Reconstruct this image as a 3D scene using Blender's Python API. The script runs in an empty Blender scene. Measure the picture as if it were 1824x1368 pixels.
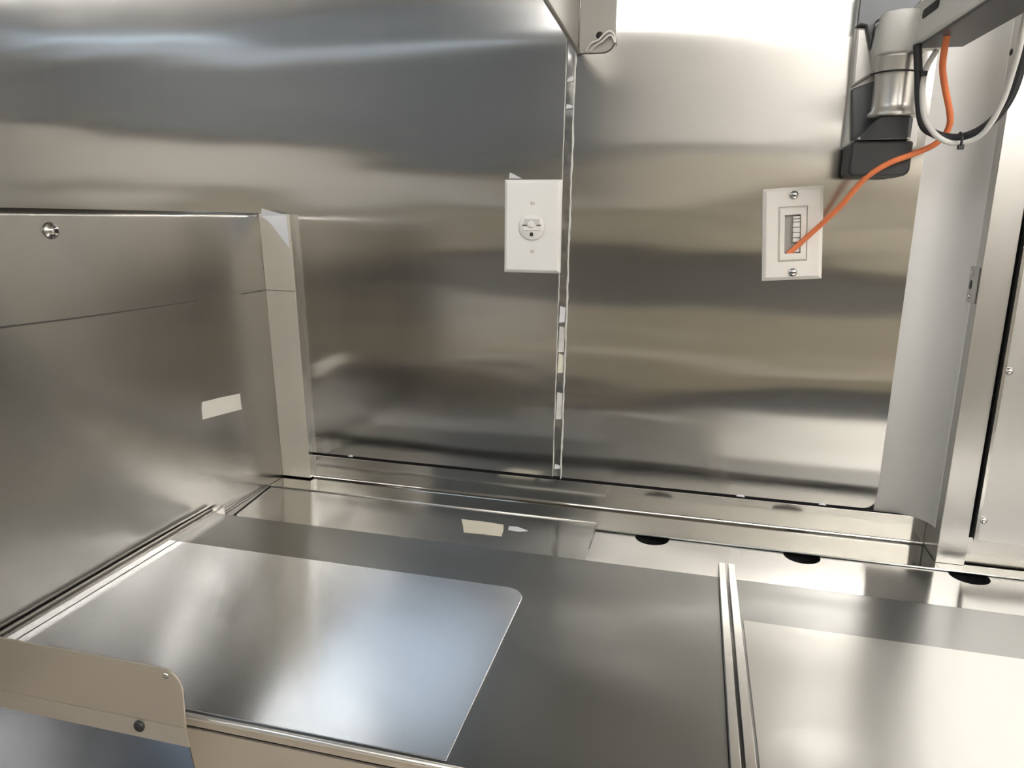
import bpy, bmesh, math, random
from mathutils import Vector, Matrix
random.seed(7)
S = bpy.context.scene
COL = S.collection

# ------------------------------------------------------------------ camera
F_PX = 1302.2
YAW, PITCH, ROLL = -0.23876, -0.22206, 0.01913
EYE = Vector((0.0, -1.0, 1.31))
_fw = Vector((math.sin(YAW)*math.cos(PITCH), math.cos(YAW)*math.cos(PITCH), math.sin(PITCH)))
_r0 = _fw.cross(Vector((0, 0, 1))).normalized()
_u0 = _r0.cross(_fw)
_r = _r0*math.cos(ROLL) + _u0*math.sin(ROLL)
_u = -_r0*math.sin(ROLL) + _u0*math.cos(ROLL)
cd = bpy.data.cameras.new('camera')
cd.sensor_width = 36.0
cd.lens = 36.0*F_PX/1824.0
cd.clip_start = 0.01
cam = bpy.data.objects.new('camera', cd)
COL.objects.link(cam)
cam.matrix_world = Matrix(((_r.x, _u.x, -_fw.x, EYE.x), (_r.y, _u.y, -_fw.y, EYE.y),
                           (_r.z, _u.z, -_fw.z, EYE.z), (0, 0, 0, 1)))
S.camera = cam

def at(px, py, ax, v):
    """photo pixel -> point on the plane  ax = v"""
    d = _fw + _r*((px-912)/F_PX) + _u*((684-py)/F_PX)
    i = 'XYZ'.index(ax)
    return EYE + d*((v-EYE[i])/d[i])

# ------------------------------------------------------------------ world, exposure
w = bpy.data.worlds.new('world')
S.world = w
w.use_nodes = True
bg = w.node_tree.nodes['Background']
bg.inputs['Color'].default_value = (0.70, 0.84, 1.0, 1)      # even blue daylight outside the added openings
bg.inputs['Strength'].default_value = 1.05
S.view_settings.view_transform = 'Standard'
S.view_settings.look = 'None'
S.view_settings.gamma = 1.0
S.view_settings.use_curve_mapping = False
S.view_settings.exposure = 1.0
FILL_STRENGTH = 27.0            # strength of the added strip lights, none of them in view

# ------------------------------------------------------------------ materials
def _mat(name):
    m = bpy.data.materials.new(name)
    m.use_nodes = True
    return m, m.node_tree.nodes, m.node_tree.links, m.node_tree.nodes['Principled BSDF']

def plain(name, col, rough=0.5, metal=0.0, spec=0.5, noise=0.0, scale=40.0, bump=0.0, emit=0.0):
    m, n, l, b = _mat(name)
    b.inputs['Base Color'].default_value = (*col, 1)
    b.inputs['Roughness'].default_value = rough
    b.inputs['Metallic'].default_value = metal
    b.inputs['Specular IOR Level'].default_value = spec
    if noise or bump:
        tc = n.new('ShaderNodeTexCoord'); nt = n.new('ShaderNodeTexNoise')
        nt.inputs['Scale'].default_value = scale
        nt.inputs['Detail'].default_value = 4
        l.new(tc.outputs['Object'], nt.inputs['Vector'])
        if noise:
            mx = n.new('ShaderNodeMix'); mx.data_type = 'RGBA'
            mx.inputs[6].default_value = (*[c*(1-noise) for c in col], 1)
            mx.inputs[7].default_value = (*[min(1, c*(1+noise)) for c in col], 1)
            l.new(nt.outputs['Fac'], mx.inputs[0])
            l.new(mx.outputs[2], b.inputs['Base Color'])
        if bump:
            bp = n.new('ShaderNodeBump'); bp.inputs['Strength'].default_value = bump
            bp.inputs['Distance'].default_value = 0.002
            l.new(nt.outputs['Fac'], bp.inputs['Height'])
            l.new(bp.outputs['Normal'], b.inputs['Normal'])
    if emit:
        b.inputs['Emission Color'].default_value = (*col, 1)
        b.inputs['Emission Strength'].default_value = emit
    return m

def steel(name, col=(0.60, 0.585, 0.555), rough=0.24, aniso=0.0, tangent=(1, 0, 0), wave=0.0, wscale=(1.2, 1, 5.0),
          grain=(4, 4, 400), gamp=0.06, wdist=0.01, metal=1.0):
    """brushed stainless: directional gloss, faint grain in the roughness, slow sheet waviness"""
    m, n, l, b = _mat(name)
    b.inputs['Metallic'].default_value = metal
    b.inputs['Anisotropic'].default_value = aniso
    tc = n.new('ShaderNodeTexCoord')
    if aniso:
        cv = n.new('ShaderNodeCombineXYZ')
        for i in range(3):
            cv.inputs[i].default_value = tangent[i]
        l.new(cv.outputs[0], b.inputs['Tangent'])
    mp = n.new('ShaderNodeMapping'); mp.inputs['Scale'].default_value = grain
    l.new(tc.outputs['Object'], mp.inputs['Vector'])
    g = n.new('ShaderNodeTexNoise'); g.inputs['Scale'].default_value = 1.0; g.inputs['Detail'].default_value = 3
    l.new(mp.outputs[0], g.inputs['Vector'])
    mr = n.new('ShaderNodeMapRange')
    mr.inputs['To Min'].default_value = max(0.02, rough-gamp); mr.inputs['To Max'].default_value = rough+gamp
    l.new(g.outputs['Fac'], mr.inputs['Value'])
    l.new(mr.outputs[0], b.inputs['Roughness'])
    mx = n.new('ShaderNodeMix'); mx.data_type = 'RGBA'
    mx.inputs[6].default_value = (*[c*0.985 for c in col], 1)
    mx.inputs[7].default_value = (*[min(1, c*1.015) for c in col], 1)
    l.new(g.outputs['Fac'], mx.inputs[0])
    l.new(mx.outputs[2], b.inputs['Base Color'])
    if wave:
        mw = n.new('ShaderNodeMapping'); mw.inputs['Scale'].default_value = wscale
        l.new(tc.outputs['Object'], mw.inputs['Vector'])
        wn = n.new('ShaderNodeTexNoise'); wn.inputs['Scale'].default_value = 1.0; wn.inputs['Detail'].default_value = 1.5
        l.new(mw.outputs[0], wn.inputs['Vector'])
        bp = n.new('ShaderNodeBump'); bp.inputs['Strength'].default_value = wave
        bp.inputs['Distance'].default_value = wdist
        l.new(wn.outputs['Fac'], bp.inputs['Height'])
        l.new(bp.outputs['Normal'], b.inputs['Normal'])
    return m

M = {}
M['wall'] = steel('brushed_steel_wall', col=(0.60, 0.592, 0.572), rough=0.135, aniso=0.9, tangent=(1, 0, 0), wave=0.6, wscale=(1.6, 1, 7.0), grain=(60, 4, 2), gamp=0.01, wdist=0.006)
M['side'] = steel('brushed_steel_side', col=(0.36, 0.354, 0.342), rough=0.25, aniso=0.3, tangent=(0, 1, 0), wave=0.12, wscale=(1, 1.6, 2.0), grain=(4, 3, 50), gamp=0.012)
M['ledge'] = steel('polished_steel_ledge', col=(0.46, 0.453, 0.437), rough=0.15, aniso=0.8, tangent=(0, 0.7, 0.7), wave=0.25, wscale=(5, 5, 5), grain=(4, 80, 80), gamp=0.02)
M['angle'] = steel('polished_steel_angle', col=(0.54, 0.53, 0.50), rough=0.10, aniso=0.7, tangent=(0, 0.7, 0.7), wave=0.2, wscale=(5, 5, 5), grain=(4, 80, 80), gamp=0.015)
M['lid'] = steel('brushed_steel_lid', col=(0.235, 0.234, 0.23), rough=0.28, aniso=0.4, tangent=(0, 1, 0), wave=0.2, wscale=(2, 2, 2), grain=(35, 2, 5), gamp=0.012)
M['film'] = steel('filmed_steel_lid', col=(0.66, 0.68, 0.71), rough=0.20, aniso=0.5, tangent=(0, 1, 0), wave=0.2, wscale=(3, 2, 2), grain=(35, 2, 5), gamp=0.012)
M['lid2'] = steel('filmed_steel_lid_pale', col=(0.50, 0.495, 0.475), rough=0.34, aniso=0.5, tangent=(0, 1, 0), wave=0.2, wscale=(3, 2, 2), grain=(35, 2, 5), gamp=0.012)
M['rim'] = steel('steel_rim', col=(0.58, 0.57, 0.55), rough=0.22, grain=(80, 5, 80), gamp=0.03)
M['guard'] = steel('steel_guard', col=(0.60, 0.545, 0.47), rough=0.42, grain=(5, 5, 80), gamp=0.03, metal=0.75)
M['trim'] = steel('satin_steel_trim', col=(0.70, 0.66, 0.58), rough=0.42, grain=(5, 5, 80), gamp=0.03, metal=0.6)
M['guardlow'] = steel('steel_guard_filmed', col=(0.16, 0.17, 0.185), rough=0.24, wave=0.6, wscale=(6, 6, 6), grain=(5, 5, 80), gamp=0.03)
M['frame'] = steel('steel_frame', col=(0.55, 0.545, 0.53), rough=0.30, grain=(80, 80, 4), gamp=0.03)
M['door'] = steel('steel_door', col=(0.58, 0.575, 0.56), rough=0.38, grain=(80, 80, 4), gamp=0.03)
M['cove'] = plain('pale_grey_enamel', (0.84, 0.83, 0.81), 0.32, noise=0.03, scale=15)
M['bracket'] = plain('beige_grey_metal', (0.33, 0.32, 0.295), 0.42, metal=0.55, noise=0.04)
M['seam'] = steel('glossy_seam', col=(0.48, 0.47, 0.45), rough=0.2, wave=0.4, wscale=(30, 30, 22), grain=(60, 60, 60), gamp=0.05)
M['bead'] = plain('clear_sealant', (0.62, 0.61, 0.58), 0.12, noise=0.25, scale=60, bump=0.6)
M['dark'] = plain('dark_void', (0.012, 0.012, 0.013), 0.8)
M['white'] = plain('white_plastic', (0.80, 0.79, 0.76), 0.35, noise=0.015)
M['white2'] = plain('warm_white_plastic', (0.80, 0.765, 0.71), 0.38, noise=0.015)
M['slot'] = plain('slot_black', (0.02, 0.02, 0.02), 0.6)
M['recess'] = plain('recess_grey', (0.36, 0.35, 0.33), 0.55)
M['chrome'] = plain('bright_screw_metal', (0.72, 0.71, 0.68), 0.14, metal=1.0)
M['orange'] = plain('orange_rubber', (0.88, 0.24, 0.09), 0.42, noise=0.12, scale=60)
M['black'] = plain('black_plastic', (0.025, 0.025, 0.026), 0.45, noise=0.1)
M['blackcable'] = plain('black_rubber', (0.03, 0.03, 0.033), 0.42)
M['whitecable'] = plain('white_vinyl', (0.78, 0.77, 0.73), 0.4)
M['cast'] = plain('silver_casting', (0.66, 0.65, 0.62), 0.36, metal=0.35, noise=0.06, scale=30)
M['castdark'] = plain('grey_casting', (0.12, 0.125, 0.132), 0.4, metal=0.4, noise=0.08, scale=30)
M['barrel'] = plain('satin_silver', (0.78, 0.77, 0.74), 0.3, metal=0.85)
M['silver'] = plain('polished_silver', (0.72, 0.71, 0.69), 0.15, metal=1.0)
M['beam'] = plain('silver_grey_paint', (0.88, 0.88, 0.84), 0.38, noise=0.03, scale=30)
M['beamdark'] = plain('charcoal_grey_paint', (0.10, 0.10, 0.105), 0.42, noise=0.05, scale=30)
M['tape'] = plain('masking_tape', (0.70, 0.66, 0.54), 0.7, noise=0.06, scale=60, bump=0.4)
M['tapegrey'] = plain('dull_masking_tape', (0.78, 0.76, 0.69), 0.7, noise=0.06, scale=60, bump=0.4)
M['clearfilm'] = plain('milky_film', (0.70, 0.70, 0.72), 0.35, noise=0.06, scale=40)
M['mark'] = plain('pencil_mark', (0.06, 0.06, 0.055), 0.7)
M['floor'] = plain('floor_vinyl', (0.56, 0.49, 0.40), 0.5, noise=0.2, scale=6)
M['ceiling'] = plain('ceiling_white', (0.60, 0.58, 0.54), 0.5, noise=0.02)
M['farwall'] = plain('wall_panel_grey', (0.42, 0.41, 0.39), 0.5, noise=0.05)
M['tan'] = plain('tan_panel', (0.64, 0.585, 0.50), 0.5, noise=0.05)
M['olive'] = plain('olive_panel', (0.42, 0.38, 0.30), 0.5, noise=0.08)
M['charcoal'] = plain('charcoal_panel', (0.155, 0.15, 0.145), 0.45, noise=0.1)
M['bluegrey'] = plain('blue_grey_panel', (0.29, 0.35, 0.44), 0.4, noise=0.05)
M['palecream'] = plain('pale_cream_panel', (0.64, 0.61, 0.56), 0.5, noise=0.03)
M['slate'] = plain('slate_panel', (0.25, 0.245, 0.235), 0.45, noise=0.06)
M['cream'] = plain('cream_panel', (0.84, 0.82, 0.79), 0.5, noise=0.03)
M['cupboard'] = plain('slate_cupboard', (0.17, 0.18, 0.19), 0.45, noise=0.06)
M['leddim'] = plain('dim_led_diffuser', (1.0, 0.98, 0.95), 0.5, emit=FILL_STRENGTH*0.3)
M['led'] = plain('led_diffuser', (1.0, 0.98, 0.95), 0.5, emit=FILL_STRENGTH)

# ------------------------------------------------------------------ mesh helpers
class MB:
    def __init__(s):
        s.v = []; s.f = []; s.smooth = set()
    def add(s, vs, fs, smooth=False):
        o = len(s.v)
        s.v += [Vector(p) for p in vs]
        for f in fs:
            if smooth:
                s.smooth.add(len(s.f))
            s.f.append([i+o for i in f])
        return s
    def box(s, a, b):
        x0, y0, z0 = [min(a[i], b[i]) for i in range(3)]
        x1, y1, z1 = [max(a[i], b[i]) for i in range(3)]
        return s.add([(x0, y0, z0), (x1, y0, z0), (x1, y1, z0), (x0, y1, z0), (x0, y0, z1), (x1, y0, z1), (x1, y1, z1), (x0, y1, z1)],
                     [(0, 3, 2, 1), (4, 5, 6, 7), (0, 1, 5, 4), (1, 2, 6, 5), (2, 3, 7, 6), (3, 0, 4, 7)])
    def prism(s, loop, axis, lo, hi, smooth=False):
        """2D loop (list of (a,b)) extruded along axis; for X: (y,z), Y: (x,z), Z: (x,y)"""
        def P(a, b, c):
            return {'X': (c, a, b), 'Y': (a, c, b), 'Z': (a, b, c)}[axis]
        n = len(loop)
        s.add([P(a, b, lo) for a, b in loop] + [P(a, b, hi) for a, b in loop], [tuple(range(n))[::-1], tuple(range(n, 2*n))])
        o = len(s.v) - 2*n
        for i in range(n):
            j = (i+1) % n
            if smooth:
                s.smooth.add(len(s.f))
            s.f.append([o+i, o+j, o+n+j, o+n+i])
        return s
    def tube(s, pts, rad, seg=10, cap=True):
        pts = [Vector(p) for p in pts]
        n = len(pts)
        rads = rad if isinstance(rad, (list, tuple)) else [rad]*n
        t = (pts[1]-pts[0]).normalized()
        nrm = t.cross(Vector((0, 0, 1)))
        if nrm.length < 1e-3:
            nrm = t.cross(Vector((1, 0, 0)))
        nrm.normalize()
        rings = []
        for i, p in enumerate(pts):
            t = (pts[min(i+1, n-1)]-pts[max(i-1, 0)]).normalized()
            nrm = (nrm - t*nrm.dot(t)).normalized()
            bn = t.cross(nrm)
            rings.append([p + (nrm*math.cos(a)+bn*math.sin(a))*rads[i] for a in [2*math.pi*k/seg for k in range(seg)]])
        fs = []
        for i in range(n-1):
            for k in range(seg):
                k2 = (k+1) % seg
                fs.append((i*seg+k, i*seg+k2, (i+1)*seg+k2, (i+1)*seg+k))
        vs = [q for r in rings for q in r]
        s.add(vs, fs, True)
        if cap:
            o = len(s.v)-len(vs)
            s.f.append([o+k for k in range(seg)][::-1])
            s.f.append([o+(n-1)*seg+k for k in range(seg)])
        return s
    def lathe(s, c, prof, axis='Z', seg=32):
        """prof: (r, h) along axis"""
        c = Vector(c); vs = []; fs = []
        for r_, h in prof:
            for k in range(seg):
                a = 2*math.pi*k/seg
                p = {'Z': (r_*math.cos(a), r_*math.sin(a), h), 'Y': (r_*math.cos(a), h, r_*math.sin(a)), 'X': (h, r_*math.cos(a), r_*math.sin(a))}[axis]
                vs.append(c+Vector(p))
        n = len(prof)
        for i in range(n-1):
            for k in range(seg):
                k2 = (k+1) % seg
                fs.append((i*seg+k, i*seg+k2, (i+1)*seg+k2, (i+1)*seg+k))
        fs.append(tuple(range(seg))[::-1]); fs.append(tuple((n-1)*seg+k for k in range(seg)))
        return s.add(vs, fs, True)
    def xf(s, fn):
        s.v = [Vector(fn(p)) for p in s.v]
        return s
    def build(s, name, mat, parent=None, bevel=0.0, bseg=2, origin=None):
        if parent is not None:
            org = Vector((0, 0, 0)) if parent.parent is None else Vector((0, 0, 0))
            base = world_of(parent)
            loc = Vector((0, 0, 0))
        else:
            xs = [p.x for p in s.v]; ys = [p.y for p in s.v]; zs = [p.z for p in s.v]
            base = Vector(origin) if origin else Vector(((min(xs)+max(xs))/2, (min(ys)+max(ys))/2, min(zs)))
            loc = base
        me = bpy.data.meshes.new(name)
        me.from_pydata([tuple(p-base) for p in s.v], [], s.f)
        bm = bmesh.new(); bm.from_mesh(me)
        bm.faces.ensure_lookup_table()
        for i in s.smooth:
            bm.faces[i].smooth = True
        bmesh.ops.recalc_face_normals(bm, faces=bm.faces)
        bm.to_mesh(me); bm.free()
        me.materials.append(mat)
        o = bpy.data.objects.new(name, me)
        o.location = loc
        o.parent = parent
        COL.objects.link(o)
        if bevel:
            md = o.modifiers.new('bevel', 'BEVEL'); md.width = bevel; md.segments = bseg; md.limit_method = 'ANGLE'
            md.angle_limit = math.radians(40); md.harden_normals = False
        return o

def world_of(o):
    p = Vector(o.location)
    while o.parent is not None:
        o = o.parent
        p = p + Vector(o.location)
    return p

def thing(name, loc, label=None, cat=None, group=None):
    o = bpy.data.objects.new(name, None)
    o.empty_display_size = 0.05
    o.location = loc
    COL.objects.link(o)
    tag(o, label, cat, group)
    return o

def tag(o, label=None, cat=None, group=None, kind=None):
    if label: o['label'] = label
    if cat: o['category'] = cat
    if group: o['group'] = group
    if kind: o['kind'] = kind
    return o

def struct(o, label=None):
    return tag(o, label, None, None, 'structure')

def rrect(x0, x1, y0, y1, rad, seg=6):
    """rounded rectangle loop; rad = (x0y0, x1y0, x1y1, x0y1)"""
    if not isinstance(rad, (tuple, list)):
        rad = (rad,)*4
    pts = []
    for (cx, cy, sx, sy, a0, r_) in ((x0, y0, 1, 1, 180, rad[0]), (x1, y0, -1, 1, 270, rad[1]), (x1, y1, -1, -1, 0, rad[2]), (x0, y1, 1, -1, 90, rad[3])):
        if r_ <= 0:
            pts.append((cx, cy)); continue
        for k in range(seg+1):
            a = math.radians(a0+90*k/seg)
            pts.append((cx+sx*r_+r_*math.cos(a), cy+sy*r_+r_*math.sin(a)))
    return pts

def spline(pts, n=10):
    """Catmull-Rom through the points"""
    P = [Vector(p) for p in pts]
    P = [P[0]*2-P[1]] + P + [P[-1]*2-P[-2]]
    out = []
    for i in range(1, len(P)-2):
        for k in range(n):
            t = k/n
            a, b, c, d = P[i-1:i+3]
            out.append(0.5*((2*b)+(c-a)*t+(2*a-5*b+4*c-d)*t*t+(3*b-a-3*c+d)*t**3))
    out.append(P[-2])
    return out

# ------------------------------------------------------------------ the room (galley)
ZC = 0.90                     # counter ledge
RX0, RX1, RY0, RZ1 = -3.4, 1.9, -2.15, 2.17
struct(MB().box((RX0-0.1, RY0-0.1, -0.05), (RX1+0.1, 0.1, 0)).build('floor', M['floor']))

# ceiling around an added roof hatch, put in for bluish reflections
HX0, HX1, HY0, HY1 = -1.62, -0.62, -1.72, -0.92
ce = MB()
ce.box((RX0-0.1, RY0-0.1, RZ1), (HX0, 0.1, RZ1+0.04))
ce.box((HX1, RY0-0.1, RZ1), (RX1+0.1, 0.1, RZ1+0.04))
ce.box((HX0, RY0-0.1, RZ1), (HX1, HY0, RZ1+0.04))
ce.box((HX0, HY1, RZ1), (HX1, 0.1, RZ1+0.04))
struct(ce.build('ceiling', M['ceiling']))
hf = MB()
for a, b in (((HX0-0.03, HY0-0.03), (HX0, HY1+0.03)), ((HX1, HY0-0.03), (HX1+0.03, HY1+0.03)), ((HX0, HY0-0.03), (HX1, HY0)), ((HX0, HY1), (HX1, HY1+0.03))):
    hf.box((a[0], a[1], RZ1-0.012), (b[0], b[1], RZ1))
struct(hf.build('window_1', M['white']))  # frame of the added roof hatch

# wall behind the camera with added daylight slits for the steel to mirror
ADDED_SLITS = [(-3.1, -0.75, 2.015, 2.042), (-3.3, -2.1, 2.085, 2.14), (-1.04, -0.96, 0.02, 0.15), (-0.76, -0.66, 0.02, 0.15), (-0.36, -0.29, 0.02, 0.15)]   # added unseen slits, blue tint from high ones, streaks from low ones
def in_slit(x, z):
    return any(h[0] < x < h[1] and h[2] < z < h[3] for h in ADDED_SLITS)
fwl = MB()
gx = sorted({RX0-0.1, RX1+0.1} | {h[k] for h in ADDED_SLITS for k in (0, 1)})
gz = sorted({0.0, RZ1} | {h[k] for h in ADDED_SLITS for k in (2, 3)})
for i in range(len(gx)-1):
    for j in range(len(gz)-1):
        if not in_slit((gx[i]+gx[i+1])/2, (gz[j]+gz[j+1])/2):
            fwl.box((gx[i], RY0-0.06, gz[j]), (gx[i+1], RY0, gz[j+1]))
wf = struct(fwl.build('wall_front', M['farwall']))
# added slabs along that wall, put in to band the steel's reflections: (x0, x1, z0, z1, depth, material)
BANDS = [(-0.55, 1.85, 0.16, 0.30, 0.03, 'tan'), (-3.3, -0.55, 0.16, 0.27, 0.03, 'farwall'),
         (-3.3, -1.36, 0.01, 0.158, 0.04, 'tan'), (-1.36, -1.05, 0.01, 0.158, 0.04, 'charcoal'), (-0.95, -0.78, 0.01, 0.158, 0.04, 'charcoal'),
         (-0.65, -0.37, 0.01, 0.158, 0.04, 'farwall'), (-0.28, 0.33, 0.01, 0.158, 0.04, 'charcoal'), (0.33, 1.85, 0.01, 0.158, 0.04, 'tan'),
         (-3.3, 1.85, 0.30, 0.37, 0.10, 'charcoal'), (-3.3, 1.85, 0.37, 0.49, 0.12, 'bluegrey'),
         (-0.55, 1.85, 0.49, 0.60, 0.05, 'charcoal'), (-3.3, -0.55, 0.49, 0.60, 0.05, 'slate'), (-0.55, 1.85, 0.60, 0.70, 0.08, 'olive'), (-3.3, -0.55, 0.60, 0.70, 0.08, 'palecream'), (-3.3, 1.85, 0.705, 0.795, 0.09, 'tan'),
         (-0.55, 1.85, 0.80, 0.95, 0.08, 'olive'), (-3.3, -0.55, 0.80, 0.95, 0.08, 'palecream'), (-0.55, 1.85, 0.95, 1.20, 0.03, 'charcoal'), (-3.3, -0.55, 0.95, 1.20, 0.03, 'slate'),
         (-0.55, 1.85, 1.20, 1.38, 0.06, 'olive'), (-3.3, -0.55, 1.20, 1.36, 0.06, 'olive'),
         (-3.3, -0.35, 1.38, 1.74, 0.03, 'palecream'), (-0.35, 1.85, 1.38, 1.52, 0.08, 'tan'), (-0.35, 1.85, 1.60, 2.17, 0.02, 'cream'),
         (-3.3, -0.35, 2.07, 2.16, 0.05, 'bluegrey')]
for x0, x1, z0, z1, dp, mt in BANDS:
    cuts = [x0, x1]
    for h in ADDED_SLITS:                       # leave the added slits open
        if h[2] < z1 and h[3] > z0:
            cuts += [c_ for c_ in h[:2] if x0 < c_ < x1]
    cuts.sort()
    for a_, b_ in zip(cuts, cuts[1:]):
        if not any(h[0] < (a_+b_)/2 < h[1] and h[2] < z1 and h[3] > z0 for h in ADDED_SLITS):
            MB().box((a_, RY0, z0), (b_, RY0+dp, z1)).build('cabinet_front', M[mt], wf, bevel=0.004)

# added dark slab, lower edge sloped to slant its mirrored band
MB().prism([(-3.3, 1.76), (-2.2, 1.70), (-1.05, 1.55), (-0.36, 1.50), (-0.36, 1.95), (-3.3, 1.95)], 'Y', RY0+0.031, RY0+0.10).build('cabinet_front', M['cupboard'], wf)
struct(MB().box((RX1, RY0, 0), (RX1+0.06, 0.1, RZ1)).build('wall_right', M['white2']))
wr = bpy.data.objects['wall_right']
MB().box((RX1-0.04, RY0, 0.0), (RX1, 0.0, 0.72)).build('cabinet_front', M['olive'], wr)  # added unseen slab, darkens the low reflections in the left wall
struct(MB().box((RX0-0.06, RY0, 0), (RX0, 0.1, RZ1)).build('wall_far_left', M['farwall']))

# added strip lights out of view, for brightness and reflections
def added_ceiling_light(x0, x1, y0, y1, label, lamp='led'):
    t = thing('ceiling_light', ((x0+x1)/2, (y0+y1)/2, RZ1), label, 'ceiling light', 'strip lights on the galley ceiling')
    MB().box((x0, y0, RZ1-0.03), (x1, y1, RZ1-0.001)).build('housing', M['white'], t)
    MB().box((x0+0.01, y0+0.01, RZ1-0.042), (x1-0.01, y1-0.01, RZ1-0.03)).build('diffuser', M[lamp], t, bevel=0.006)
added_ceiling_light(0.45, 1.65, -1.12, -1.02, 'long white strip light on the ceiling above the right lid')
added_ceiling_light(-3.1, -1.75, -1.30, -1.20, 'long white strip light on the ceiling beyond the left side wall')
added_ceiling_light(0.45, 1.70, -1.80, -1.70, 'long white strip light on the ceiling near the wall opposite the counter')
added_ceiling_light(-2.0, -0.9, -0.86, -0.78, 'softer white strip light on the ceiling in front of the roof hatch', 'leddim')
wlm = thing('wall_light', (0.2, RY0, 2.06), 'long white strip light high on the wall opposite the counter', 'wall light')  # added light, gives the white band mirrored along the panel top
MB().box((-0.50, RY0+0.02, 2.085), (1.2, RY0+0.05, 2.165)).build('housing', M['white'], wlm)
MB().box((-0.49, RY0+0.05, 2.095), (1.19, RY0+0.062, 2.155)).build('diffuser', M['leddim'], wlm, bevel=0.005)

# back wall: dark core with two steel sheets and the joint between them
wb = struct(MB().box((RX0, 0.006, 0), (RX1, 0.10, RZ1)).build('wall_back', M['dark']))
PB = 0.9435
SEAM_L, SEAM_R = -0.180, -0.1665
pl = MB().box((RX0, 0, PB), (SEAM_L, 0.005, RZ1)).build('steel_panel', M['wall'], wb)
loop = rrect(SEAM_R, 0.2555, PB, RZ1, (0.0, 0.016, 0, 0))
MB().prism(loop, 'Y', 0, 0.005).build('steel_panel', M['wall'], wb)
# joint: raised thin edges, a glossy recessed strip and clear sealant along it
js = MB().box((SEAM_L, 0.003, PB), (SEAM_R, 0.006, RZ1)).build('joint_strip', M['seam'], wb)
bd = MB()
zz = PB-0.002
pts = []; rads = []
while zz < 1.60:
    pts.append((SEAM_R-0.0008+random.uniform(-0.0005, 0.0005), -0.0004, zz)); rads.append(random.uniform(0.0009, 0.0018)); zz += 0.008
bd.tube(pts, rads, 6)
bd.build('sealant_bead', M['bead'], wb)
bd = MB(); pts = []; rads = []; zz = PB
while zz < 1.60:
    pts.append((SEAM_L+0.0006+random.uniform(-0.0003, 0.0003), 0.0002, zz)); rads.append(random.uniform(0.0005, 0.001)); zz += 0.01
bd.tube(pts, rads, 6)
bd.build('sealant_bead', M['bead'], wb)
for z0, z1, mt in ((1.485, 1.49, 'bead'), (1.452, 1.458, 'clearfilm'), (1.17, 1.193, 'clearfilm'), (1.128, 1.165, 'bead'), (1.098, 1.126, 'tape'), (1.03, 1.07, 'bead'), (0.955, 0.962, 'clearfilm')):
    lp = [(SEAM_L+0.002, z0), (SEAM_R-0.003, z0+0.001), (SEAM_R-0.0025, z1-0.002), (SEAM_L+0.003, z1)]
    MB().prism(lp, 'Y', 0.0012, 0.003).build('sealant_patch', M[mt], wb)
for x, wd in ((-0.505, 0.008), (0.078, 0.012), (0.185, 0.010)):
    MB().add([(x, -0.0015, PB-0.001), (x+wd, -0.0012, PB-0.0015), (x+wd*0.8, -0.001, PB+0.0015), (x+wd*0.2, -0.0012, PB+0.001),
              (x, -0.0005, PB-0.001), (x+wd, -0.0004, PB-0.0015), (x+wd*0.8, -0.0002, PB+0.0015), (x+wd*0.2, -0.0004, PB+0.001)],
             [(0, 1, 2, 3), (7, 6, 5, 4), (0, 4, 5, 1), (1, 5, 6, 2), (2, 6, 7, 3), (3, 7, 4, 0)]).build('film_shred', M['clearfilm'], wb)

# left side wall: a chest-high steel sheet that leans out slightly, gently dished near its foot
LB, LT = -0.6135, -0.6305           # x of the face at z 0.905 and z 1.311
ZT = 1.3115
TWIST = 0.08
BUCKLE, BUCKW = -0.016, 0.035       # the sheet is buckled inwards below a curved line
def lx(z, y=0.0):
    t = max(0.0, -y-0.06)
    zc_ = 0.895 + 0.10*t + 1.35*t*t
    amp = BUCKLE*min(1.0, t/0.12)
    up = 1.0/(1.0+math.exp(max(-40, min(40, (zc_-z)/BUCKW))))
    lo = 1.0/(1.0+math.exp(max(-40, min(40, (zc_-0.905)/BUCKW))))
    return LB + (LT-LB)*(z-0.905)/(ZT-0.905) + TWIST*min(0.0, y+0.03)*(z-0.905) - amp*(up-lo)
lw = MB()
NY, NZ = 48, 60
vs = []; fs = []
for i in range(NY+1):
    y = -0.002 - 0.80*i/NY
    for j in range(NZ+1):
        z = 0.86 + (ZT-0.86)*j/NZ
        vs.append((lx(z, y), y, z))
for i in range(NY):
    for j in range(NZ):
        a = i*(NZ+1)+j
        fs.append((a, a+1, a+NZ+2, a+NZ+1))
n0 = len(vs)
bk = [(x-0.02, y, z) for x, y, z in vs]
fs2 = [tuple(i+n0 for i in f[::-1]) for f in fs]
rim = []
for i in range(NY):
    for j in (0, NZ):
        a = i*(NZ+1)+j; b = a+NZ+1
        rim.append((a, b, b+n0, a+n0))
for j in range(NZ):
    for i in (0, NY):
        a = i*(NZ+1)+j
        rim.append((a, a+1, a+1+n0, a+n0))
lw.add(vs+bk, fs+fs2)
lw.smooth |= set(range(len(fs)))
lw.f += [list(q) for q in rim]
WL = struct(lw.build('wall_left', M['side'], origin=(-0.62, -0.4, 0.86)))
def lhit(px, py):
    x = -0.622
    for _ in range(12):
        p = at(px, py, 'X', x)
        x = lx(p.z, p.y)
    return p
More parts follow.
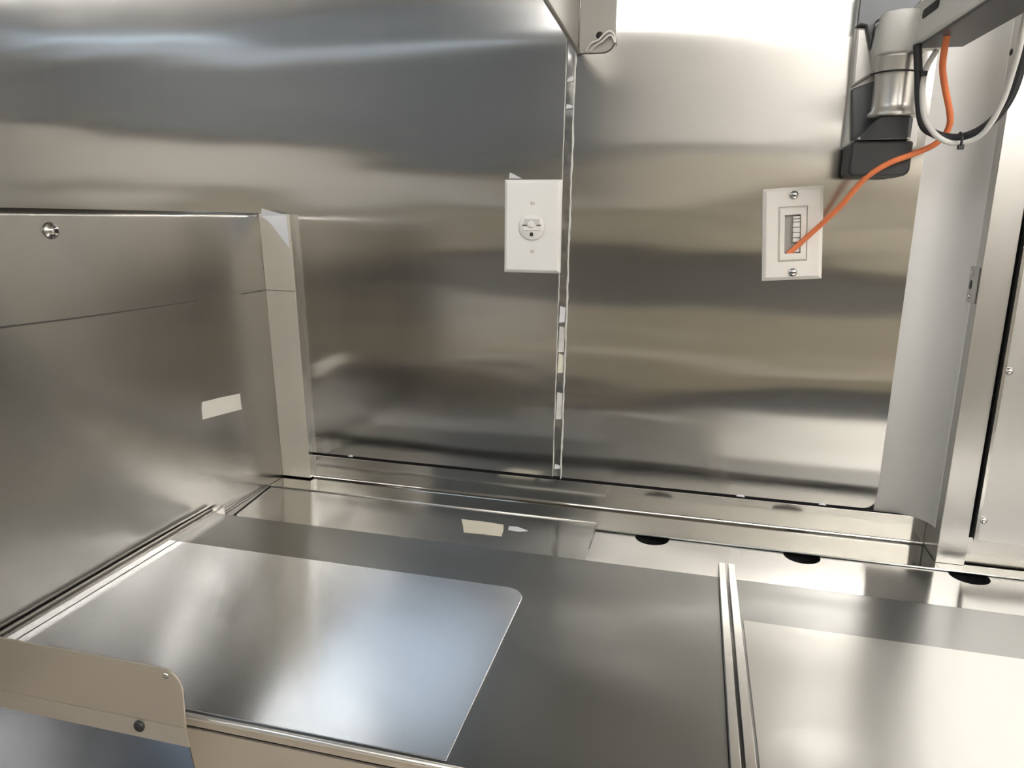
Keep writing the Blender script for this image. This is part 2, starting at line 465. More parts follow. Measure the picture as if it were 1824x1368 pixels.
# pencilled level line across sheet
def lstrip(name, mat, quad, parent, t=0.0006):
    """thin flat piece on the left wall; quad of (y,z)"""
    m = MB()
    a = [(lx(z, y)+0.0001, y, z) for y, z in quad]; b = [(lx(z, y)+0.0002+t, y, z) for y, z in quad]
    n = len(quad)
    m.add(a+b, [tuple(range(n)), tuple(range(n, 2*n))[::-1]] + [(i, (i+1) % n, n+(i+1) % n, n+i) for i in range(n)])
    return m.build(name, mat, parent)
def lyz(*pix): return [(lambda p: (p.y, p.z))(lhit(*q)) for q in pix]
PLW = [(-30, 587, 1.8), (0, 583.5, 1.7), (40, 578.5, 1.6), (80, 573.5, 1.5), (125, 568, 1.4), (170, 562, 1.3), (215, 555.5, 1.0), (260, 549, 0.8), (350, 536, 0.4)]
for (xa, ya, wa), (xb, yb, wb_) in zip(PLW, PLW[1:]):
    lstrip('pencil_line', M['mark'], lyz((xa, ya-wa), (xb, yb-wb_), (xb, yb+wb_), (xa, ya+wa)), WL, 0.0005)
lstrip('pencil_line', M['mark'], lyz((428, 523.5), (468, 517.5), (468, 518.7), (428, 524.5)), WL, 0.0003)

# ------------------------------------------------------------------ corner trim strip beside left wall
ct = thing('corner_trim', (-0.60, -0.006, 0.908), 'narrow upright steel trim strip in the corner between left wall and back wall', 'trim strip')
cx0, cx1 = -0.632, -0.581
def lean(p):   # follow the leaning wall
    return (p.x + (0.0155 if True else 0)*(ZT-p.z)/(ZT-0.905), p.y, p.z)
MB().box((cx0, -0.0125, 0.9045), (cx1, -0.011, ZT-0.001)).xf(lean).build('face_strip', M['trim'], ct, bevel=0.0004)
MB().box((cx1-0.0015, -0.011, 0.9045), (cx1, 0.0, ZT-0.001)).xf(lean).build('side_return', M['frame'], ct)
MB().box((cx0+0.0002, -0.0132, 0.9065), (cx0+0.0016, -0.0125, ZT-0.003)).xf(lean).build('fold_line', M['rim'], ct)
MB().box((cx0, -0.0129, 1.1978), (cx1, -0.0124, 1.1986)).xf(lean).build('pencil_line', M['mark'], ct)
MB().add([(-0.627, -0.0130, 1.307), (-0.585, -0.0135, 1.309), (-0.583, -0.0130, 1.262), (-0.622, -0.018, 1.318), (-0.612, -0.0128, 1.297),
          (-0.627, -0.0126, 1.307), (-0.585, -0.0128, 1.309), (-0.583, -0.0126, 1.262), (-0.622, -0.0172, 1.318), (-0.612, -0.0125, 1.297)],
         [(0, 4, 2, 1), (0, 1, 3), (5, 6, 7, 9), (5, 8, 6), (0, 5, 9, 4), (4, 9, 7, 2), (2, 7, 6, 1), (1, 6, 8, 3), (3, 8, 5, 0)]).build('film_flap', M['clearfilm'], ct)
MB().box((-0.590, -0.0128, 0.9095), (-0.5665, -0.0124, 0.9103)).build('foot_shim', M['frame'], ct)

# ------------------------------------------------------------------ prep counter: ledge with round holes, body
pc = thing('prep_counter', (0.0, -0.30, 0.0), 'stainless prep counter ledge with round dark holes running under the back wall', 'counter')
HOLES = [(-0.029, -0.0775), (0.158, -0.0790), (0.348, -0.0800)]
HR = 0.0222
bm = bmesh.new()
xs0, xs1, ys0, ys1 = -0.64, 1.2, -0.553, 0.0
outer = [bm.verts.new((x, y, ZC)) for x, y in ((xs0, ys0), (xs1, ys0), (xs1, ys1), (xs0, ys1))]
edges = [bm.edges.new((outer[i], outer[(i+1) % 4])) for i in range(4)]
for hx, hy in HOLES:
    rv = [bm.verts.new((hx+HR*math.cos(2*math.pi*k/32), hy+HR*math.sin(2*math.pi*k/32), ZC)) for k in range(32)]
    edges += [bm.edges.new((rv[k], rv[(k+1) % 32])) for k in range(32)]
bmesh.ops.triangle_fill(bm, use_beauty=True, use_dissolve=False, edges=edges)
base = world_of(pc)
for v in bm.verts:
    v.co -= base
bmesh.ops.recalc_face_normals(bm, faces=bm.faces)
if bm.faces[:][0].normal.z < 0:
    bmesh.ops.reverse_faces(bm, faces=bm.faces)
me = bpy.data.meshes.new('ledge_sheet'); bm.to_mesh(me); bm.free()
me.materials.append(M['ledge'])
ls = bpy.data.objects.new('ledge_sheet', me); ls.parent = pc; COL.objects.link(ls)
sd = ls.modifiers.new('thick', 'SOLIDIFY'); sd.thickness = 0.0012; sd.offset = -1
for hx, hy in HOLES:
    m = MB()
    vs = []; fs = []
    for zz_, rr in ((ZC-0.0013, HR+0.002), (ZC-0.035, HR+0.002)):
        vs += [(hx+rr*math.cos(2*math.pi*k/32), hy+rr*math.sin(2*math.pi*k/32), zz_) for k in range(32)]
    fs = [(k, (k+1) % 32, 32+(k+1) % 32, 32+k) for k in range(32)] + [tuple(range(32, 64))]
    m.add(vs, fs).build('hole_well', M['dark'], pc)
MB().box((-0.64, -0.548, 0.10), (1.2, 0.0, ZC-0.04)).build('body', M['frame'], pc)
MB().box((-0.64, -0.5555, 0.70), (1.2, -0.5535, ZC-0.0015)).build('apron', M['guard'], pc)
MB().box((-0.62, -0.52, 0.0), (1.18, -0.02, 0.10)).build('plinth', M['dark'], pc)

# L-shaped angle trim: upright flange under the wall sheets, flat flange on the ledge
lt = thing('angle_trim', (0.0, -0.035, ZC), 'long bright L-shaped steel angle lying on the ledge along the foot of the wall', 'trim strip')
prof = [(-0.0015, 0.9395), (-0.0015, 0.9060)]
for k in range(6):
    a = math.radians(90*k/5)
    prof.append((-0.0055+0.004*math.cos(a), 0.9060-0.004*math.sin(a)))
prof += [(-0.0735, 0.9020), (-0.0735, 0.9004), (0.0, 0.9004), (0.0, 0.9395)]
MB().prism(prof, 'X', -0.108, 0.3175).build('angle', M['angle'], lt, bevel=0.0003)
prof2 = [(y if y > -0.07 else -0.0545, z) for y, z in prof]
MB().prism(prof2, 'X', -0.6125, -0.108).build('angle', M['angle'], lt, bevel=0.0003)
MB().prism([(-0.0735, 0.9004), (-0.0735, 0.9020), (-0.052, 0.9020), (-0.052, 0.9004)], 'X', 0.3175, 1.1).build('angle', M['angle'], lt, bevel=0.0003)
# bright folded edges
MB().tube([(-0.1075, -0.0737, 0.9014), (0.7, -0.0737, 0.9014)], 0.0011, 8).build('folded_edge', M['barrel'], lt)

# cover sheet on the left half of ledge
cs = thing('cover_sheet', (-0.36, -0.12, ZC), 'thin shiny loose steel cover sheet on the left half of the ledge', 'steel sheet')
MB().prism([(-0.6135, -0.0555), (-0.1055, -0.0555), (-0.1055, -0.21), (-0.590, -0.21)], 'Z', 0.9004, 0.9018).build('sheet', M['ledge'], cs)
MB().tube([(-0.6125, -0.0555, 0.9024), (-0.1056, -0.0555, 0.9024)], 0.0010, 8).build('folded_edge', M['barrel'], cs)
MB().tube([(-0.1055, -0.0555, 0.9014), (-0.1055, -0.13, 0.9014)], 0.0007, 8).build('end_edge', M['frame'], cs)
# wedge-shaped filler beside the left wall with two dark gaps
wf_ = thing('corner_filler', (-0.60, -0.12, ZC), 'thin tapering steel filler strip between the left wall and the ledge corner', 'steel strip')
MB().prism([(-0.6125, -0.056), (-0.6090, -0.058), (-0.5905, -0.21), (-0.6130, -0.21)], 'Z', 0.9022, 0.9034).build('strip', M['lid2'], wf_)
MB().prism([(-0.6112, -0.056), (-0.6103, -0.058), (-0.6052, -0.21), (-0.6066, -0.21)], 'Z', 0.9019, 0.9037).build('gap', M['dark'], wf_)
MB().prism([(-0.6095, -0.056), (-0.6085, -0.058), (-0.5900, -0.21), (-0.5914, -0.21)], 'Z', 0.9019, 0.9033).build('gap', M['dark'], wf_)

# ------------------------------------------------------------------ lids
ZL = 0.9125
LY0, LY1 = -0.5565, -0.190        # front, back
def lid(x0, x1, label, film, film_loop, rim_left, rim_right):
    t = thing('counter_lid', ((x0+x1)/2, (LY0+LY1)/2, ZC), label, 'lid', 'flat lids on the prep counter')
    prof = [(LY1, 0.9022), (LY1, ZL-0.003)]
    for k in range(4):
        a = math.radians(90*k/3)
        prof.append((LY1-0.003+0.003*math.cos(a), ZL-0.003+0.003*math.sin(a)))
    prof += [(LY0, ZL), (LY0, ZL-0.002), (LY1-0.004, ZL-0.002), (LY1-0.004, 0.9022)]
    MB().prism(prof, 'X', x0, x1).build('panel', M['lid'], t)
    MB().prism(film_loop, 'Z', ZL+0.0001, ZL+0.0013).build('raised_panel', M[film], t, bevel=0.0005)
    MB().tube([(x0, LY0, ZL-0.0012), (x1, LY0, ZL-0.0012)], 0.0024, 10).build('front_edge', M['barrel'], t)
    MB().box((x0, LY0+0.0002, 0.9022), (x1, LY0+0.0016, ZL-0.002)).build('front_lip', M['guard'], t)
    for a, b, y1 in rim_left + rim_right:
        MB().box((a, LY0, 0.9022), (b, y1, 0.9215)).build('side_rim', M['rim'], t, bevel=0.0006)
    return t
fl = rrect(-0.596, -0.154, LY0+0.004, -0.283, (0, 0, 0.022, 0))
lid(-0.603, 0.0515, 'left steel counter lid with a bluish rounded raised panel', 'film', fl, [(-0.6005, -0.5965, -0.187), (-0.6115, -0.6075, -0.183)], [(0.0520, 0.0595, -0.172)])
MB().box((-0.6075, LY0, 0.9022), (-0.6005, -0.186, 0.9165)).build('rail_channel', M['rim'], bpy.data.objects['counter_lid'])
fl = rrect(0.074, 0.93, LY0+0.004, -0.284, 0.0)
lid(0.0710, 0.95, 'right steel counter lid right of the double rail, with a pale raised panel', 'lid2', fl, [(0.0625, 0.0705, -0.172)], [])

# upright guard plate at the counter's front left corner
gp = thing('guard_plate', (-0.55, -0.57, 0.80), 'upright steel guard plate with rounded corner in front of the left lid', 'guard plate')
YG = -0.570
up = rrect(-0.80, -0.3655, 0.911, 0.962, (0, 0, 0.018, 0))
MB().prism(up, 'Y', YG, YG+0.0015).build('upper_face', M['guard'], gp, bevel=0.0004)
# lower part folds out towards the viewer
def fold(px, py, y0, z0, k):      # point on the plane  y = y0 - k*(z0 - z)
    d = _fw + _r*((px-912)/F_PX) + _u*((684-py)/F_PX)
    return EYE + d*((y0-k*z0-EYE.y+k*EYE.z)/(d.y-k*d.z))
def fold_face(name, mat, xa, ya, za, xb, yb, zb):
    q = [(-0.80, ya, za), (xa, ya, za), (xb, yb, zb), (-0.80, yb, zb)]
    return MB().add(q + [(x, y+0.001, z-0.0003) for x, y, z in q],
                    [(0, 1, 2, 3), (7, 6, 5, 4), (0, 4, 5, 1), (1, 5, 6, 2), (2, 6, 7, 3), (3, 7, 4, 0)]).build(name, mat, gp)
Z1, Y1 = 0.8975, YG-0.0035
xa = fold(331, 1291, YG, 0.911, 0.26).x
xb = fold(338, 1322, YG, 0.911, 0.26).x
fold_face('fold_strip', M['guard'], xa, YG, 0.911, xb, Y1, Z1)  # reflection of the upper face, imitated by an extra fold in its colour
fb = fold(347, 1375, Y1, Z1, 1.0)
xe = xb + (fb.x-xb)*0.09/(Z1-fb.z)
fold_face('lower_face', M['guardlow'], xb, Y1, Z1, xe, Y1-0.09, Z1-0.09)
MB().lathe((-0.408, YG-0.0010, 0.9055), [(0.0052, 0), (0.0048, -0.0015), (0.002, -0.003)], 'Y', 12).build('dark_fastener', M['black'], gp)
MB().lathe((-0.3785, YG-0.0005, 0.9565), [(0.0028, 0), (0.0024, -0.001), (0.001, -0.0018)], 'Y', 10).build('bright_burr', M['chrome'], gp)

# ------------------------------------------------------------------ wall fittings
def plate_frame(c, ang):
    """local (u right, v up, n out) -> world on the back wall"""
    ca, sa = math.cos(ang), math.sin(ang)
    def fn(p):   # p = (u, -n, v)
        return (c[0]+p.x*ca-p.z*sa, c[1]+p.y, c[2]+p.x*sa+p.z*ca)
    return fn
def bevel_plate(m, w_, h_, t0, t1, ch, hole=None):
    """cover plate with chamfered rim, front at y=-t1; optional rectangular opening (w,h)"""
    o = [(-w_/2, -h_/2), (w_/2, -h_/2), (w_/2, h_/2), (-w_/2, h_/2)]
    i = [(-w_/2+ch, -h_/2+ch), (w_/2-ch, -h_/2+ch), (w_/2-ch, h_/2-ch), (-w_/2+ch, h_/2-ch)]
    vs = [(a, 0, b) for a, b in o] + [(a, -t0, b) for a, b in o] + [(a, -t1, b) for a, b in i]
    fs = [(k, (k+1) % 4, 4+(k+1) % 4, 4+k) for k in range(4)] + [(4+k, 4+(k+1) % 4, 8+(k+1) % 4, 8+k) for k in range(4)]
    if hole:
        hw, hh = hole[0]/2, hole[1]/2
        q = [(-hw, -hh), (hw, -hh), (hw, hh), (-hw, hh)]
        vs += [(a, -t1, b) for a, b in q] + [(a, -0.0002, b) for a, b in q]
        fs += [(8+k, 8+(k+1) % 4, 12+(k+1) % 4, 12+k) for k in range(4)] + [(12+k, 12+(k+1) % 4, 16+(k+1) % 4, 16+k) for k in range(4)]
    else:
        fs.append((8, 9, 10, 11)); fs.append((3, 2, 1, 0))
    return m.add(vs, fs)

# power outlet beside joint
oc = (-0.2180, 0.0, 1.3000)
po = thing('power_outlet', (oc[0], -0.001, oc[2]-0.0625), 'white power outlet plate with one round three-pin socket beside the wall joint', 'outlet')
fn = plate_frame(oc, math.radians(0.6))
bevel_plate(MB(), 0.0795, 0.1245, 0.002, 0.0060, 0.0040).xf(fn).build('cover_plate', M['white'], po, bevel=0.0008)
m = MB().lathe((0, 0, 0), [(0.0178, -0.0058), (0.0178, -0.0082), (0.0168, -0.0092)], 'Y', 40).xf(fn)
rf = m.build('socket_face', M['white'], po)
MB().prism(rrect(-0.0115, 0.0115, -0.004, 0.0075, 0.001), 'Y', -0.0094, -0.0091).xf(fn).build('recess', M['white2'], rf)
MB().prism(rrect(-0.011, 0.011, 0.0035, 0.0105, 0.001), 'Y', -0.0096, -0.0091).xf(fn).build('upper_shutter', plain('socket_shade_grey', (0.62, 0.61, 0.59), 0.4), rf)
MB().prism(rrect(-0.0115, 0.0115, -0.0045, -0.0015, 0.0004), 'Y', -0.0108, -0.0091).xf(fn).build('lower_bar', M['white'], rf)
MB().lathe((-0.0008, 0, 0.003), [(0.0052, -0.0094), (0.0048, -0.0110), (0.003, -0.0116)], 'Y', 20).xf(fn).build('centre_boss', M['white'], rf)
for sx in (-1, 1):
    MB().prism(rrect(sx*0.0096-0.003, sx*0.0096+0.003, 0.0014, 0.0028, 0.0004), 'Y', -0.0101, -0.0093).xf(fn).build('slot', M['slot'], rf)
MB().prism(rrect(-0.0023, 0.0023, -0.0125, -0.0072, (0, 0, 0.0021, 0.0021)), 'Y', -0.0098, -0.0091).xf(fn).build('ground_slot', M['slot'], rf)
for sz in (-1, 1):
    sc = MB().lathe((0.0006, 0, sz*0.0318), [(0.0032, -0.0058), (0.003, -0.0066), (0.0015, -0.0069)], 'Y', 16).xf(fn).build('screw', M['white2'], po)
    MB().prism(rrect(-0.0022, 0.0034, sz*0.0318-0.0004, sz*0.0318+0.0004, 0), 'Y', -0.0071, -0.0068).xf(fn).build('screw_slot', M['recess'], sc)

# film scrap stuck above outlet
fs_ = MB().add([(-0.2530, -0.001, 1.3635), (-0.2350, -0.0012, 1.3635), (-0.2510, -0.004, 1.3712), (-0.2440, -0.0025, 1.3680),
                (-0.2530, -0.0004, 1.3635), (-0.2350, -0.0005, 1.3635), (-0.2510, -0.0034, 1.3712), (-0.2440, -0.0018, 1.3680)],
               [(0, 1, 3, 2), (6, 7, 5, 4), (0, 4, 5, 1), (1, 5, 7, 3), (3, 7, 6, 2), (2, 6, 4, 0)])
tag(fs_.build('film_scrap', M['clearfilm']), 'small torn scrap of milky film peeling above the power outlet plate', 'film scrap')

# cable pass-through plate, crooked
cc = (0.1168, 0.0, 1.2979)
cp = thing('cable_plate', (cc[0], -0.001, cc[2]-0.057), 'crooked white wall plate with narrow window and orange cable going in', 'wall plate')
fn2 = plate_frame(cc, math.radians(4.6))
bevel_plate(MB(), 0.0715, 0.1145, 0.0025, 0.0062, 0.0045, (0.0345, 0.0675)).xf(fn2).build('cover_plate', M['white2'], cp, bevel=0.0006)
ins = MB()
o = rrect(-0.0170, 0.0170, -0.0335, 0.0335, 0.001, 2)
bevel_plate(ins, 0.0340, 0.0670, 0.004, 0.0072, 0.0022, (0.0190, 0.0475)).xf(fn2)
fi = ins.build('insert_frame', M['white2'], cp, bevel=0.0004)
MB().box((-0.0096, -0.0010, -0.0238), (0.0096, -0.0004, 0.0238)).xf(fn2).build('recess_back', M['recess'], fi)
rb = MB()
for k, (z0, z1) in enumerate(((0.0190, 0.0215), (0.0150, 0.0182), (0.0085, 0.0143), (0.0020, 0.0078), (-0.0045, 0.0013), (-0.0100, -0.0052), (-0.0225, -0.0170))):
    MB().prism(rrect(0.0005, 0.0090, z0, z1, 0.0008), 'Y', -0.0052, -0.0012).xf(fn2).build('brush_tuft', M['white'], fi, bevel=0.0006)
for sz in (-1, 1):
    sc = MB().lathe((0.001, 0, sz*0.0475), [(0.0056, -0.0058), (0.0052, -0.0075), (0.0035, -0.0090), (0.001, -0.0095)], 'Y', 20).xf(fn2).build('screw', M['chrome'], cp)
    MB().prism(rrect(-0.0028, 0.0048, sz*0.0475-0.0005, sz*0.0475+0.0005, 0), 'Y', -0.0098, -0.0088).xf(fn2).build('screw_slot', M['slot'], sc)

# screw and tapes
sh = lhit(90, 411)
ws = thing('wall_screw', sh, 'single bright round screw head high on the left side wall', 'screw')
MB().lathe(sh, [(0.0085, 0.0004), (0.0080, 0.002), (0.0052, 0.0025), (0.0050, 0.006), (0.0038, 0.007)], 'X', 20).build('head', M['chrome'], ws)
MB().lathe(sh+Vector((0.0071, 0, 0)), [(0.0024, 0), (0.0022, 0.0004)], 'X', 12).build('socket', M['slot'], ws)
tp = lstrip('masking_tape', M['tapegrey'], lyz((360, 716), (388, 709), (427, 701), (428, 715), (430, 729), (395, 738), (361, 747), (359, 731)), None)
tag(tp, 'short piece of pale masking tape stuck on the left side wall', 'tape')
def flat(name, mat, pts, z, t, label, cat):
    m = MB().prism(pts, 'Z', z, z+t)
    return tag(m.build(name, mat), label, cat)
flat('masking_tape', M['tape'], [(-0.2889, -0.0944), (-0.255, -0.0940), (-0.228, -0.0964), (-0.2235, -0.115), (-0.2217, -0.1322), (-0.248, -0.1325), (-0.273, -0.1343), (-0.2800, -0.115)], 0.9019, 0.0005,
     'piece of yellowish masking tape stuck on the shiny cover sheet on the ledge', 'tape')
flat('film_scrap', M['clearfilm'], [(-0.2200, -0.0985), (-0.208, -0.0975), (-0.1920, -0.1060), (-0.204, -0.1115), (-0.2180, -0.110)], 0.9019, 0.0004,
     'small scrap of milky film on the ledge just right of the masking tape', 'film scrap')

# ------------------------------------------------------------------ right hand side: cove, door post, cabinet door
XP, YP = 0.318, -0.055
cv = thing('cove_trim', (0.285, -0.01, 0.94), 'tall pale grey rounded cove trim between back wall and door post', 'trim strip')
pr = [(0.2545, 0.0045), (0.2560, 0.0040)]
R_ = 0.040
for k in range(13):
    a = math.radians(90*k/12)
    pr.append((XP-R_+R_*math.sin(a), 0.0038-R_+R_*math.cos(a)))
back = [(x+0.001*(1 if i > 2 else 0), y+0.0015) for i, (x, y) in enumerate(pr)]
m = MB().prism(pr + [(XP+0.0015, pr[-1][1]), (XP+0.0015, 0.0058), (0.2545, 0.0058)], 'Z', 0.9395, RZ1)
for i in range(2, len(m.f)-4):
    m.smooth.add(i)
m.build('cove', M['cove'], cv)
dp_ = thing('door_post', (XP+0.016, -0.03, ZC+0.002), 'upright grey steel door post with strike plate right of the pale cove', 'post')
MB().box((XP, YP, 0.9022), (XP+0.032, YP+0.0015, RZ1)).build('front_face', M['frame'], dp_, bevel=0.0004)
MB().box((XP, YP+0.0015, 0.9022), (XP+0.0015, 0.0038-R_-0.0002, RZ1)).build('side_face', M['frame'], dp_)
MB().box((XP+0.0305, YP+0.0015, 0.9022), (XP+0.032, 0.004, RZ1)).build('side_face', M['frame'], dp_)
MB().box((XP, 0.0036-R_, 0.9022), (XP+0.0015, 0.004, 0.9393)).build('side_face', M['frame'], dp_)
sp = MB().box((XP-0.0016, -0.051, 1.224), (XP-0.0002, -0.020, 1.266)).build('strike_plate', M['frame'], dp_, bevel=0.0005)
MB().prism(rrect(-0.0365, -0.0295, 1.2395, 1.2500, 0.003), 'X', XP-0.0019, XP-0.0014).build('latch_slot', M['slot'], sp)
for zc in (1.259, 1.231):
    MB().lathe((XP-0.0016, -0.033, zc), [(0.0032, 0), (0.0028, -0.001), (0.001, -0.0014)], 'X', 12).build('screw', M['chrome'], sp)
MB().lathe((XP-0.0002, -0.040, 1.497), [(0.0035, 0), (0.0032, -0.0005)], 'X', 12).build('hole', M['slot'], dp_)

cdo = thing('cabinet_door', (0.55, -0.058, 0.938), 'flat grey steel cabinet door with edge screws at the far right', 'cabinet door')
YD = -0.060
MB().box((0.3545, YD, 0.9385), (0.95, YD+0.012, 1.62)).build('panel', M['door'], cdo, bevel=0.0012)
MB().box((0.3535, YD-0.002, 0.9385), (0.3570, YD, 1.62)).build('edge_flange', M['rim'], cdo)
for px, py in ((1780, 660), (1740, 925)):
    p = at(px, py, 'Y', YD)
    sc = MB().lathe((max(p.x, 0.3605), YD, p.z), [(0.0048, 0), (0.0046, -0.0015), (0.003, -0.0035), (0.001, -0.004)], 'Y', 16).build('screw', M['chrome'], cdo)
p = at(1822, 352, 'Y', YD)
hg = MB().tube([(0.3605, YD-0.004, p.z-0.019), (0.3605, YD-0.004, p.z+0.017)], 0.0045, 14).build('hinge', M['silver'], cdo)
for dz in (-0.019, 0.016):
    MB().lathe((0.3605, YD-0.004, p.z+dz), [(0.0052, 0), (0.0052, 0.002)], 'Z', 14).build('hinge_ring', M['slot'], hg)
MB().box((0.352, -0.046, 0.9022), (1.1, -0.044, 0.9365)).build('kick_strip', M['ledge'], cdo)
MB().box((0.3505, -0.044, 0.9022), (1.0, 0.004, 1.62)).build('carcass', M['dark'], cdo)

# ------------------------------------------------------------------ shelf bracket, upper left of the joint
sb = thing('shelf_bracket', (-0.145, -0.01, 1.518), 'beige metal shelf bracket fixed to wall above the joint at the top', 'bracket')
BX = -0.1640
MB().prism(rrect(BX, -0.1172, 1.5182, 1.95, (0, 0.016, 0, 0)), 'Y', -0.0040, -0.0026).build('wall_flange', M['bracket'], sb, bevel=0.0004)
MB().add([(BX, -0.004, 1.5185), (BX, -0.34, 1.527), (BX, -0.34, 1.95), (BX, -0.004, 1.95), (BX-0.0015, -0.004, 1.5185), (BX-0.0015, -0.34, 1.527), (BX-0.0015, -0.34, 1.95), (BX-0.0015, -0.004, 1.95)],
         [(0, 1, 2, 3), (7, 6, 5, 4), (0, 4, 5, 1), (1, 5, 6, 2), (2, 6, 7, 3), (3, 7, 4, 0)]).build('side_plate', M['bracket'], sb)
MB().tube([(BX+0.0008, -0.006, 1.5195), (BX+0.0008, -0.34, 1.528)], 0.0028, 10).build('rolled_hem', M['bracket'], sb)
MB().tube([(BX+0.0006, -0.0044, 1.5195), (BX+0.0006, -0.0044, 1.95)], 0.0013, 10).build('bend_line', M['rim'], sb)
MB().box((-1.3, -0.34, 1.93), (-0.1, -0.01, 1.95)).build('shelf_deck', M['bracket'], sb)
c = at(1068, 63, 'Y', -0.004)
MB().lathe((c.x, -0.0041, c.z), [(0.0045, 0), (0.0042, -0.0004)], 'Y', 20).build('screw_hole', M['slot'], sb)
# thin white loop at the flange
wl = [at(x, y, 'Y', yy) for x, y, yy in ((1043, 92, -0.0035), (1052, 78, -0.007), (1066, 71, -0.009), (1075, 62, -0.010), (1086, 55, -0.010), (1094, 62, -0.009), (1096, 74, -0.008))]
wl2 = [at(x, y, 'Y', yy) for x, y, yy in ((1050, 92, -0.0035), (1060, 82, -0.007), (1073, 73, -0.009), (1084, 63, -0.010), (1090, 64, -0.0095), (1094, 72, -0.0088), (1096, 76, -0.008))]
wt = thing('white_wire', (wl[0].x, -0.004, wl[0].z), 'short loop of thin white wire hanging at the foot of the shelf bracket', 'wire')
MB().tube(spline(wl, 6), 0.0012, 8).build('strand', M['whitecable'], wt)
MB().tube(spline(wl2, 6), 0.0012, 8).build('strand', M['whitecable'], wt)

# ------------------------------------------------------------------ monitor arm on the wall
ma = thing('monitor_arm', (0.208, -0.002, 1.37), 'silver grey swivel arm bracket with black end block at the upper right wall', 'wall arm')
def ypoly(pix, y, y2):
    lp = [(at(px, py, 'Y', y).x, at(px, py, 'Y', y).z) for px, py in pix]
    return MB().prism(lp, 'Y', y, y2)
# cast wall plate, chamfered, dark lower cheek
MB().prism(rrect(0.163, 0.244, 1.40, 1.62, (0.004, 0.004, 0, 0)), 'Y', -0.012, -0.0002).build('wall_plate', M['cast'], ma, bevel=0.003)
ypoly([(1517, 158), (1563, 142), (1572, 205), (1534, 246), (1517, 250)], -0.022, -0.012).build('dark_cheek', M['castdark'], ma, bevel=0.002)
ypoly([(1534, -20), (1526, 47), (1534, 43), (1544, 46), (1551, 88), (1556, 60), (1561, 39), (1580, 26), (1628, 17), (1660, -20)], -0.026, -0.012).build('dark_channel', M['castdark'], ma, bevel=0.0015)
ypoly([(1526, 49), (1544, 48), (1551, 90), (1558, 130), (1517, 156)], -0.020, -0.012).build('shoulder', M['cast'], ma, bevel=0.003)
ypoly([(1553, 88), (1562, 42), (1580, 29), (1625, 20), (1632, 90), (1600, 130), (1556, 130)], -0.030, -0.012).build('yoke', M['cast'], ma, bevel=0.004)
# upright pivot barrel
kc = at(1596, 146, 'Y', -0.045)
BR = 0.0225
z0 = at(1596, 203, 'Y', -0.066).z; z1 = at(1596, 92, 'Y', -0.066).z
MB().lathe((kc.x, kc.y, 0), [(BR*1.13, z0-0.001), (BR*1.15, z0+0.002), (BR*1.02, z0+0.006), (BR, z0+0.012), (BR, z1-0.008), (BR*1.06, z1-0.004), (BR*1.06, z1)], 'Z', 40).build('pivot_barrel', M['barrel'], ma)
MB().lathe((kc.x, kc.y, 0), [(BR*1.06, z1), (BR*1.10, z1+0.003), (BR*1.10, z1+0.038), (BR*1.02, z1+0.043)], 'Z', 40).build('arm_knuckle', M['beam'], ma)
# skirt and rubber end block below barrel
ypoly([(1524, 250), (1570, 206), (1624, 204), (1628, 212), (1622, 250)], -0.060, -0.012).build('skirt', M['castdark'], ma, bevel=0.003)
ypoly([(1535, 247), (1572, 208), (1621, 206), (1616, 246)], -0.062, -0.0605).build('skirt_face', M['black'], ma)
lp = [at(x, y, 'Y', -0.062) for x, y in ((1517, 251), (1620, 314))]
eb = MB().prism(rrect(lp[0].x, lp[1].x, lp[1].z, lp[0].z, (0.006, 0.009, 0.003, 0.004)), 'Y', -0.062, -0.012).build('end_block', M['black'], ma, bevel=0.003)
MB().tube([at(1522, 249, 'Y', -0.0625), at(1618, 246, 'Y', -0.0625)], 0.0009, 8).build('rim_line', M['castdark'], ma)
for px in (1530, 1617):
    MB().lathe(at(px, 247, 'Y', -0.061), [(0.0022, 0), (0.0018, -0.002), (0.0006, -0.0026)], 'Y', 10).build('rivet', M['chrome'], ma)
# arm beam straight out of the wall, side face pale, underside dark
ZB = 1.5005
def pL(x, y): return at(x, y, 'Z', ZB)
bx0, bx1 = 0.2135, 0.262
b0, b1 = -0.030, -0.62
bm_ = MB()
H = 0.047
dx = 0.06     # slight swing to the right
def beam(xa, xb, za, zb, ya=b0, yb=b1):
    vs = []
    for y in (ya, yb):
        o = (ya*0 + (b0-y))*dx
        vs += [(xa+o, y, za), (xb+o, y, za), (xb+o, y, zb), (xa+o, y, zb)]
    return MB().add(vs, [(0, 1, 2, 3), (7, 6, 5, 4), (0, 4, 5, 1), (1, 5, 6, 2), (2, 6, 7, 3), (3, 7, 4, 0)])
bs = beam(bx0, bx1-0.012, ZB+0.0015, ZB+H).build('arm_beam', M['beam'], ma, bevel=0.004, bseg=3)
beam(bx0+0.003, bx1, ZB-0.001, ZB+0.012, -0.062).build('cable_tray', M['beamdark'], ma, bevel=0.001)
s0 = at(1612, 62, 'X', 0.2150); s1 = at(1645, 48, 'X', 0.2170)
zs0, zs1 = ZB+0.024, ZB+0.033
MB().prism(rrect(-0.125, -0.078, zs0, zs1, 0.0044), 'X', bx0-0.0006, bx0+0.002).xf(lambda p: (p.x+(b0-p.y)*dx, p.y, p.z)).build('slot', M['slot'], bs)

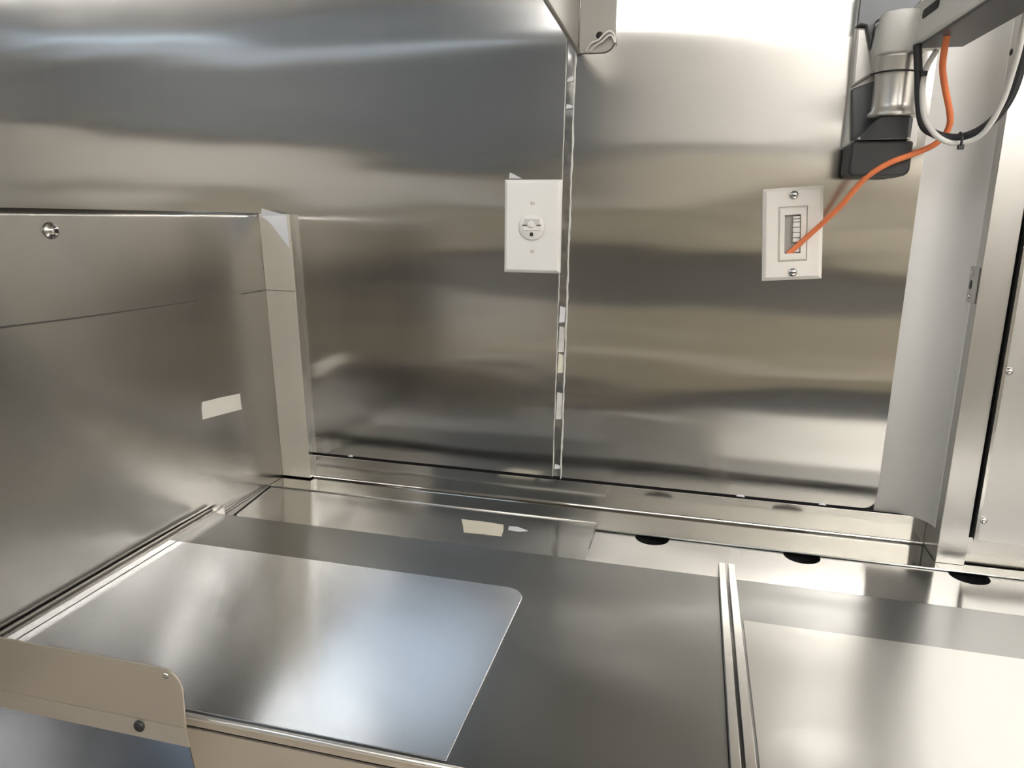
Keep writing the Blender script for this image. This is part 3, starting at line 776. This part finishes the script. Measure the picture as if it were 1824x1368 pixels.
# ------------------------------------------------------------------ cables and ties
def cable(name, mat, pix, rad, label, cat='cable'):
    pts = spline([at(x, y, 'Y', yy) for x, y, yy in pix], 8)
    return tag(MB().tube(pts, rad, 12).build(name, mat), label, cat)
cable('orange_cable', M['orange'], [(1688, 60, -0.115), (1682, 90, -0.108), (1679, 122, -0.100), (1684, 160, -0.092), (1691, 195, -0.085), (1692, 220, -0.080), (1681, 243, -0.074), (1660, 260, -0.072),
      (1625, 275, -0.071), (1585, 290, -0.068), (1548, 312, -0.060), (1522, 338, -0.050), (1500, 364, -0.040), (1470, 393, -0.026), (1440, 420, -0.014), (1418, 440, -0.006), (1404, 452, -0.0022)], 0.0033,
      'orange cable curving from under the arm into the crooked white wall plate')
cable('black_cable', M['blackcable'], [(1634, 80, -0.075), (1636, 130, -0.080), (1637, 180, -0.084), (1644, 222, -0.088), (1664, 238, -0.092), (1690, 245, -0.096), (1715, 244, -0.103), (1745, 232, -0.113), (1775, 208, -0.125),
      (1800, 172, -0.138), (1817, 125, -0.153), (1832, 60, -0.173), (1848, 0, -0.193)], 0.0043, 'thick black cable looping down under the silver arm at right')
cable('white_cable', M['whitecable'], [(1668, 90, -0.078), (1650, 122, -0.082), (1643, 160, -0.087), (1646, 205, -0.091), (1662, 235, -0.096), (1685, 252, -0.100), (1712, 255, -0.104), (1742, 244, -0.112), (1768, 215, -0.125),
      (1788, 176, -0.138), (1803, 130, -0.154), (1817, 80, -0.172), (1832, 0, -0.195)], 0.0029, 'thinner white cable looping beside the black cable under the arm')
def tie(pix, head, label, rad=0.0012, hs=0.0035):
    t = thing('cable_tie', at(*head[:2], 'Y', head[2]), label, 'cable tie')
    MB().tube(spline([at(x, y, 'Y', yy) for x, y, yy in pix], 6), rad, 8).build('strap', M['black'], t)
    h = at(*head[:2], 'Y', head[2])
    MB().box(h-Vector((hs, hs*0.8, hs*0.8)), h+Vector((hs, hs*0.8, hs*0.8))).build('head', M['black'], t, bevel=0.0008)
tie([(1551, 133, -0.050), (1570, 128, -0.066), (1595, 125, -0.071), (1620, 125, -0.074), (1644, 128, -0.088)], (1646, 131, -0.089), 'thin black cable tie wrapped around the silver pivot barrel', 0.0010, 0.003)
tie([(1710, 236, -0.108), (1714, 243, -0.112), (1713, 252, -0.112), (1711, 262, -0.108)], (1711, 262, -0.108), 'small black cable tie binding the black and white cables at the loop bottom', 0.0013, 0.003)
